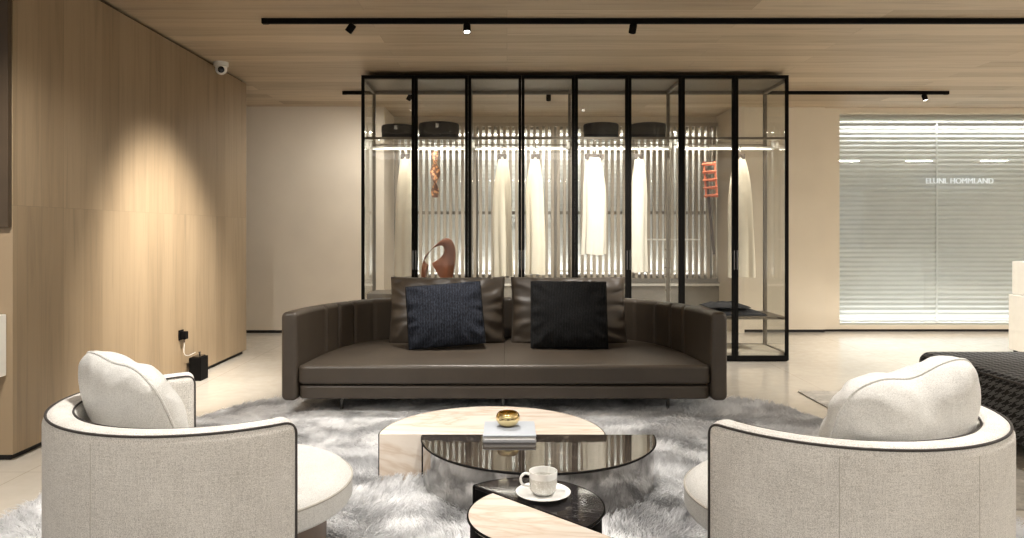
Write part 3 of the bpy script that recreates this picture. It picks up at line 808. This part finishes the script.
items = [(-.985, .775, .185, 'ivory skirt hanging in the wardrobe under the first hat box', 'cream_cloth', .9, .06),
         (-.045, .775, .175, 'ivory skirt hanging behind the sofa, second from the white wall', 'cream_cloth', 2.2, .05),
         (.275, .795, .175, 'ivory skirt hanging behind the middle of the sofa, third from the white wall', 'cream_cloth', 4.0, .05),
         (.845, .985, .215, 'short white skirt on a two-clip hanger below the third hat box', 'white_cloth', 5.4, .10),
         (1.270, .815, .155, 'long narrow white skirt hanging below the fourth hat box', 'white_cloth', 1.1, .05),
         (2.255, .765, .235, 'wide cream skirt hanging in the wardrobe end by the shopfront', 'cream_cloth', 3.1, .06)]
for x, z0, wb, lab, mt, sd, wt in items:
    hanger('dark clip hanger on the lit rail holding the ' + {.9: 'skirt under the first hat box', 2.2: 'second skirt from the white wall', 4.0: 'third skirt from the white wall', 5.4: 'short white skirt', 1.1: 'long narrow white skirt', 3.1: 'wide cream skirt'}[sd], x, ZR, .07 if sd != 5.4 else .20, 0 if sd != 5.4 else .25)
    garment('skirt', lab, 'skirt', x, z0, ZR - .112, wt + .025, wb + .01, mt, sd)

# twisted patterned scarf
def scarf_mat():
    t = NT('patterned_silk'); v = t.coord()
    vo = t.n('ShaderNodeTexVoronoi'); vo.inputs['Scale'].default_value = 34; t.l(v, vo.inputs['Vector'])
    t.base(t.ramp(vo.outputs['Distance'], [(.15, (.62, .19, .06)), (.35, (.80, .42, .18)), (.5, (.20, .09, .05))])); t.setp(Roughness=.5); return t.m
M['scarf'] = scarf_mat()
rings = []
for i in range(41):
    f = i / 40; z = ZR + .012 - .45 * f; r = []
    wv = .030 + .022 * math.sin(f * PI) ; tw = f * 7
    for k in range(20):
        a = 2 * PI * k / 20; p = Vector((wv * math.cos(a), .016 * math.sin(a), 0)); c, s = math.cos(tw), math.sin(tw)
        r.append((p.x * c - p.y * s, p.x * s + p.y * c, z))
    rings.append(r)
o = MB().loft(rings).build('silk_scarf', 'scarf', sharp=70)
tag(o, 'twisted orange patterned silk scarf hanging from the lit rail', 'scarf', loc=(-.70, WYF + .36, -.055))

# coral belt
bt = thing('belt', 'coral laced belt with long dark strap hanging from the rail', 'belt', (1.945, WYF + .31, 0))
MB().tube([(0, .018 * math.cos(a), ZR - .016 + .018 * math.sin(a)) for a in np.linspace(PI * 1.05, -.22 * PI, 14)] + [(0, .006, ZR - .046), (.003, 0, ZR - .055), (.005, 0, ZR - .13)], .003, 6).build('hook', 'steel', bt)
tilt = Matrix.Translation((.018, -.03, 1.875)) @ Matrix.Rotation(math.radians(-4), 4, 'Y')
for j in range(5):
    z = -.02 - j * .076
    pts = [tilt @ Vector(p) for p in ((.035, .030, z - .006), (-.03, .032, z - .003), (-.075, .012, z), (-.078, -.012, z), (-.03, -.030, z + .002), (.035, -.028, z + .004))]
    MB().tube(catmull(pts, 6), .010, 8).build('loop', 'coral', bt)
for x in (-.070, .030): MB().box(x - .009, x + .009, -.006, .006, -.345, 0, .002, xf=tilt @ Matrix.Translation((0, -.022 if x > 0 else 0, 0))).build('lacing', 'coral', bt)
MB().box(-.013, .013, -.004, .004, -.90, 0, .002, xf=Matrix.Translation((-.030, -.002, 1.88)) @ Matrix.Rotation(math.radians(-5.5), 4, 'Y')).build('strap', 'hanger_dark', bt)

# rust leather bag
bg = thing('handbag', 'rust brown leather hobo bag with cut-out handle inside the wardrobe', 'handbag', (-.655, WYF + .30, .6225), 0)
# built as a thick ring: each station has an inner and an outer edge
outer = [(-.155, .0), (-.172, .10), (-.160, .215), (-.110, .300), (-.03, .375), (.055, .425), (.125, .405), (.158, .330), (.155, .22), (.130, .10), (.105, .0)]
innr = [(-.10, .12), (-.135, .16), (-.135, .215), (-.095, .278), (-.03, .335), (.025, .352), (.050, .325), (.048, .265), (.015, .205), (-.03, .165), (-.065, .135)]
outer = [(a, b * 1.22) for a, b in outer]; innr = [(a - .004, .265 + (b - .12) / .232 * .18) for a, b in innr]
O = resample(catmull([(a, 0, b) for a, b in outer], 8), 60)[0]; I = resample(catmull([(a, 0, b) for a, b in innr], 8), 60)[0]
rings = []
for p, q in zip(O, I):
    wdt = (p - q).length; half_t = min(.085, .012 + wdt * .35)
    r = []
    for k in range(14):
        a = 2 * PI * k / 14; c = (p + q) / 2 + (p - q) / 2 * math.cos(a); r.append((c.x, half_t * math.sin(a), max(0.0, c.z)))
    rings.append(r)
MB().loft(rings).build('body', 'rust_leather', bg, sharp=70)
MB().tube([(p.x * .985, -.014, max(.004, p.z - .006)) for p in O[8:52]], .0025, 6).build('stitching', 'brown_strap', bg)
# folded dark clothes on the low shelf
g = 'folded dark knits on the low shelf'
for x, dx, wdt, lab, z, h in ((2.17, 0, .56, 'folded charcoal knit lying flat on the low wardrobe shelf', .4125, .055), (2.10, .0, .40, 'smaller black knit folded on top of the charcoal one', .4840, .035)):
    mb = MB(); n = 26
    top = {}
    b = bmesh.new(); gv = []
    for sgn in (0, 1):
        gg = [[b.verts.new(((u / n - .5) * wdt, (v / 14 - .5) * .36, sgn * (h + .014 * mnoise.noise(Vector((u * .25 + x, v * .3, 1)))) * min(1, 3.2 * min(u, n - u) / n + .25) * min(1, 3.2 * min(v, 14 - v) / 14 + .3))) for v in range(15)] for u in range(n + 1)]
        gv.append(gg)
        for u in range(n):
            for v in range(14): b.faces.new((gg[u][v], gg[u + 1][v], gg[u + 1][v + 1], gg[u][v + 1]))
    for u in range(n):
        for v in (0, 14): b.faces.new((gv[0][u][v], gv[0][u + 1][v], gv[1][u + 1][v], gv[1][u][v]))
    for v in range(14):
        for u in (0, n): b.faces.new((gv[0][u][v], gv[0][u][v + 1], gv[1][u][v + 1], gv[1][u][v]))
    bmesh.ops.recalc_face_normals(b, faces=b.faces[:]); mb._merge(b)
    tag(mb.build('folded_sweater', 'dark_cloth', sharp=60), lab, 'sweater', g, loc=(x, WYF + .30, z))

# glass pedestal table behind the wardrobe
pt = thing('pedestal_table', 'slim glass-topped pedestal table with ringed column behind the wardrobe', 'table', (1.80, 8.05, 0))
MB().box(-.31, .31, -.20, .20, 1.11, 1.122, .002).build('top', 'bench_edge', pt)
mb = MB().tube([(0, 0, .02), (0, 0, 1.11)], .028, 16)
mb.build('column', 'alu', pt)
for z in (.4, .55, .7, .8, .9, 1.0): MB().lathe([(0, -.008), (.04, -.008), (.044, 0), (.04, .008), (0, .008)], 20, (0, 0, z)).build('ring', 'silver', pt)
MB().lathe([(0, 0), (.2, 0), (.2, .012), (.03, .022), (0, .022)], 40).build('foot', 'steel', pt)

# ------------------------------------------------------------------ lights
def track(label, x0, x1, y):
    t = thing('light_track', label, 'light track', ((x0 + x1) / 2, y, CH)); h = (x1 - x0) / 2
    MB().box(-h, h, -.018, .018, -.034, 0, .001).build('rail', 'black', t)
    for s in (-h, h): MB().box(s - .02, s + .02, -.020, .020, -.036, 0, .001).build('end_cap', 'black', t)
    return t
def head(label, x, y, target, power, ang, lit=True, blend=.7, col=(1., .955, .89), radius=.04, group='small spotlights on the ceiling tracks'):
    z = CH - .034
    t = thing('track_spotlight', label, 'spotlight', (x, y, z), 0, group)
    d = (Vector(target) - Vector((x, y, z - .05))).normalized()
    xf = Matrix.Translation((0, 0, -.03)) @ d.to_track_quat('-Z', 'Y').to_matrix().to_4x4()
    MB().tube([(0, 0, 0), (0, 0, -.03)], .008, 10).build('stem', 'black', t)
    MB().lathe([(0, .03), (.022, .03), (.026, .02), (.026, -.035), (.022, -.035), (.020, -.028), (0, -.028)], 24, xf=xf).build('housing', 'black', t)
    MB().lathe([(0, -.029), (.019, -.029), (.019, -.0325), (0, -.0335)], 24, xf=xf).build('lens', 'lamp_face' , t)
    if power:
        p = Vector((x, y, z - .03)) + d * .06
        spot_light('spot_lamp', p, target, power, ang, blend, col, radius)
    return t
Y1, Y2, Y3 = 5.03, 7.62, 2.35
track('long black light track across the oak ceiling in front of the wardrobe', -1.69, 4.9, Y1)
track('black light track on the oak ceiling behind the wardrobe', -1.72, 4.65, Y2)
track('black light track on the ceiling above the armchairs', -2.2, 4.6, Y3)
head('track spotlight aimed at the oak wall, first on the front track', -1.09, Y1, (XL, 5.44, .70), 540, 62, blend=1., col=(1., .945, .86), radius=.14)
head('bright track spotlight shining forward above the sofa, second on the front track', -.28, Y1, (-.2, 4.3, .2), 210, 80)
head('track spotlight tilted sideways above the sofa, third on the front track', .88, Y1, (.75, 6.95, .50), 300, 72, blend=1.)
head('track spotlight near the shopfront end of the front track', 4.25, Y1, (3.6, 6.0, 0), 240, 90)
head('track spotlight over the wardrobe middle on the back track', .44, Y2, (.5, 8.9, 1.2), 90, 95)
head('track spotlight lighting the floor before the shopfront on the back track', 4.42, Y2, (5.0, 7.1, 0), 190, 100)
head('track spotlight on the back track near the white wall', -1.03, Y2, (-2.2, 8.1, .6), 75, 150, blend=1.)
head('track spotlight above the cream armchair by the oak wall', -.75, Y3, (-.8, 2.5, .4), 130, 70)
head('track spotlight above the small tables', .2, Y3, (.1, 3.5, .0), 110, 46)
head('track spotlight above the armchair by the ottoman', 1.35, Y3, (1.0, 2.4, .4), 130, 70)
head('track spotlight above the polished floor beside the oak wall', -1.95, Y3, (-2.0, 4.4, 0), 170, 85)
head('track spotlight above the houndstooth ottoman', 3.2, Y3, (3.2, 3.6, .3), 90, 80)

# fill lamps added between the boards and the shutter to brighten it
cv = thing('recess_fill_lamp', 'added long fill lamp above the window behind the upright boards', 'lamp', (0, RY + .17, 2.52))
MB().box(RX0 + .05, RX1 - .05, -.03, .03, 0, .04).build('housing', 'white_plastic', cv)
area('recess_fill_light', ((RX0 + RX1) / 2, RY + .17, 2.515), RX1 - RX0 - .1, .05, 34, (1., .96, .90))
area('recess_fill_light', ((RX0 + RX1) / 2, RY + .17, .63), RX1 - RX0 - .1, .05, 14, (1., .97, .92), (PI, 0, 0))
sl = thing('shutter_fill_lamp', 'added slim fill lamp above the closed shutter inside the shopfront', 'lamp', (6.1, YF + .055, 2.56))  # lamp added, with the two area lights below, to brighten the shutter
MB().box(-2.05, 2.05, -.015, .02, 0, .03).build('housing', 'white_plastic', sl)
area('shutter_fill_light', (6.1, YF + .04, 2.555), 4.1, .02, 9, (1., .98, .95), (math.radians(4), 0, 0))
area('shutter_fill_light', (6.1, YF + .04, .085), 4.1, .02, 5, (1., .98, .95), (PI - math.radians(4), 0, 0))
# linear lamps on the gypsum ceiling of the far sales floor
for i, (x, y) in enumerate(((6.92, 2.74), (8.42, 2.74), (9.95, 2.74))):
    t = thing('linear_lamp', ['white linear ceiling lamp, first of the row toward the shop end wall', 'white linear ceiling lamp, middle of the row', 'white linear ceiling lamp, last of the row by the end wall'][i], 'lamp', (x, y, CH))
    MB().box(-.30, .30, -.05, .05, -.03, 0, .003).build('housing', 'white_plastic', t)
    MB().box(-.27, .27, -.035, .035, -.034, -.03).build('diffuser', 'strip_white', t)
    area('linear_light', (x, y, CH - .04), 0.54, .08, 90, (1., .96, .90))
# soft fill light added under the ceiling behind the camera, unseen
area('ceiling_fill_light', (0, -.3, CH - .06), 5.0, 1.2, 36, (1., .95, .88))

# glowing letters imitating a sign's reflection in the shopfront glass
cu = bpy.data.curves.new('reflected_text', 'FONT'); cu.body = 'ELUNL HOMMLAND'; cu.size = .092; cu.extrude = .006; cu.align_x = 'CENTER'; cu.align_y = 'CENTER'
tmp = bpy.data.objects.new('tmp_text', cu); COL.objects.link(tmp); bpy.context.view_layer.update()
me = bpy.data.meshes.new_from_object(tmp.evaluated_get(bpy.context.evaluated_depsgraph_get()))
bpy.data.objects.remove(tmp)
so_ = bpy.data.objects.new('sign_reflection', me); COL.objects.link(so_); me.materials.clear(); me.materials.append(M['letters'])
tag(so_, 'small white glowing letters imitating a reflection in the shopfront glass', 'sign', loc=(5.52, YF + .06, 1.82)); so_.rotation_euler = (PI / 2, 0, 0)

# world
wd_ = bpy.data.worlds.new('world'); sc.world = wd_; wd_.use_nodes = True
bgn = wd_.node_tree.nodes['Background']; bgn.inputs[0].default_value = (1., .96, .91, 1); bgn.inputs[1].default_value = .43

sc.view_settings.view_transform = 'Standard'; sc.view_settings.look = 'None'
sc.view_settings.exposure = 0.55; sc.view_settings.gamma = 1.0; sc.view_settings.use_curve_mapping = False
cy = sc.cycles
cy.use_denoising = True; cy.max_bounces = 8; cy.transparent_max_bounces = 24; cy.diffuse_bounces = 4; cy.glossy_bounces = 4
cy.sample_clamp_indirect = 6.0; cy.caustics_reflective = False; cy.caustics_refractive = False
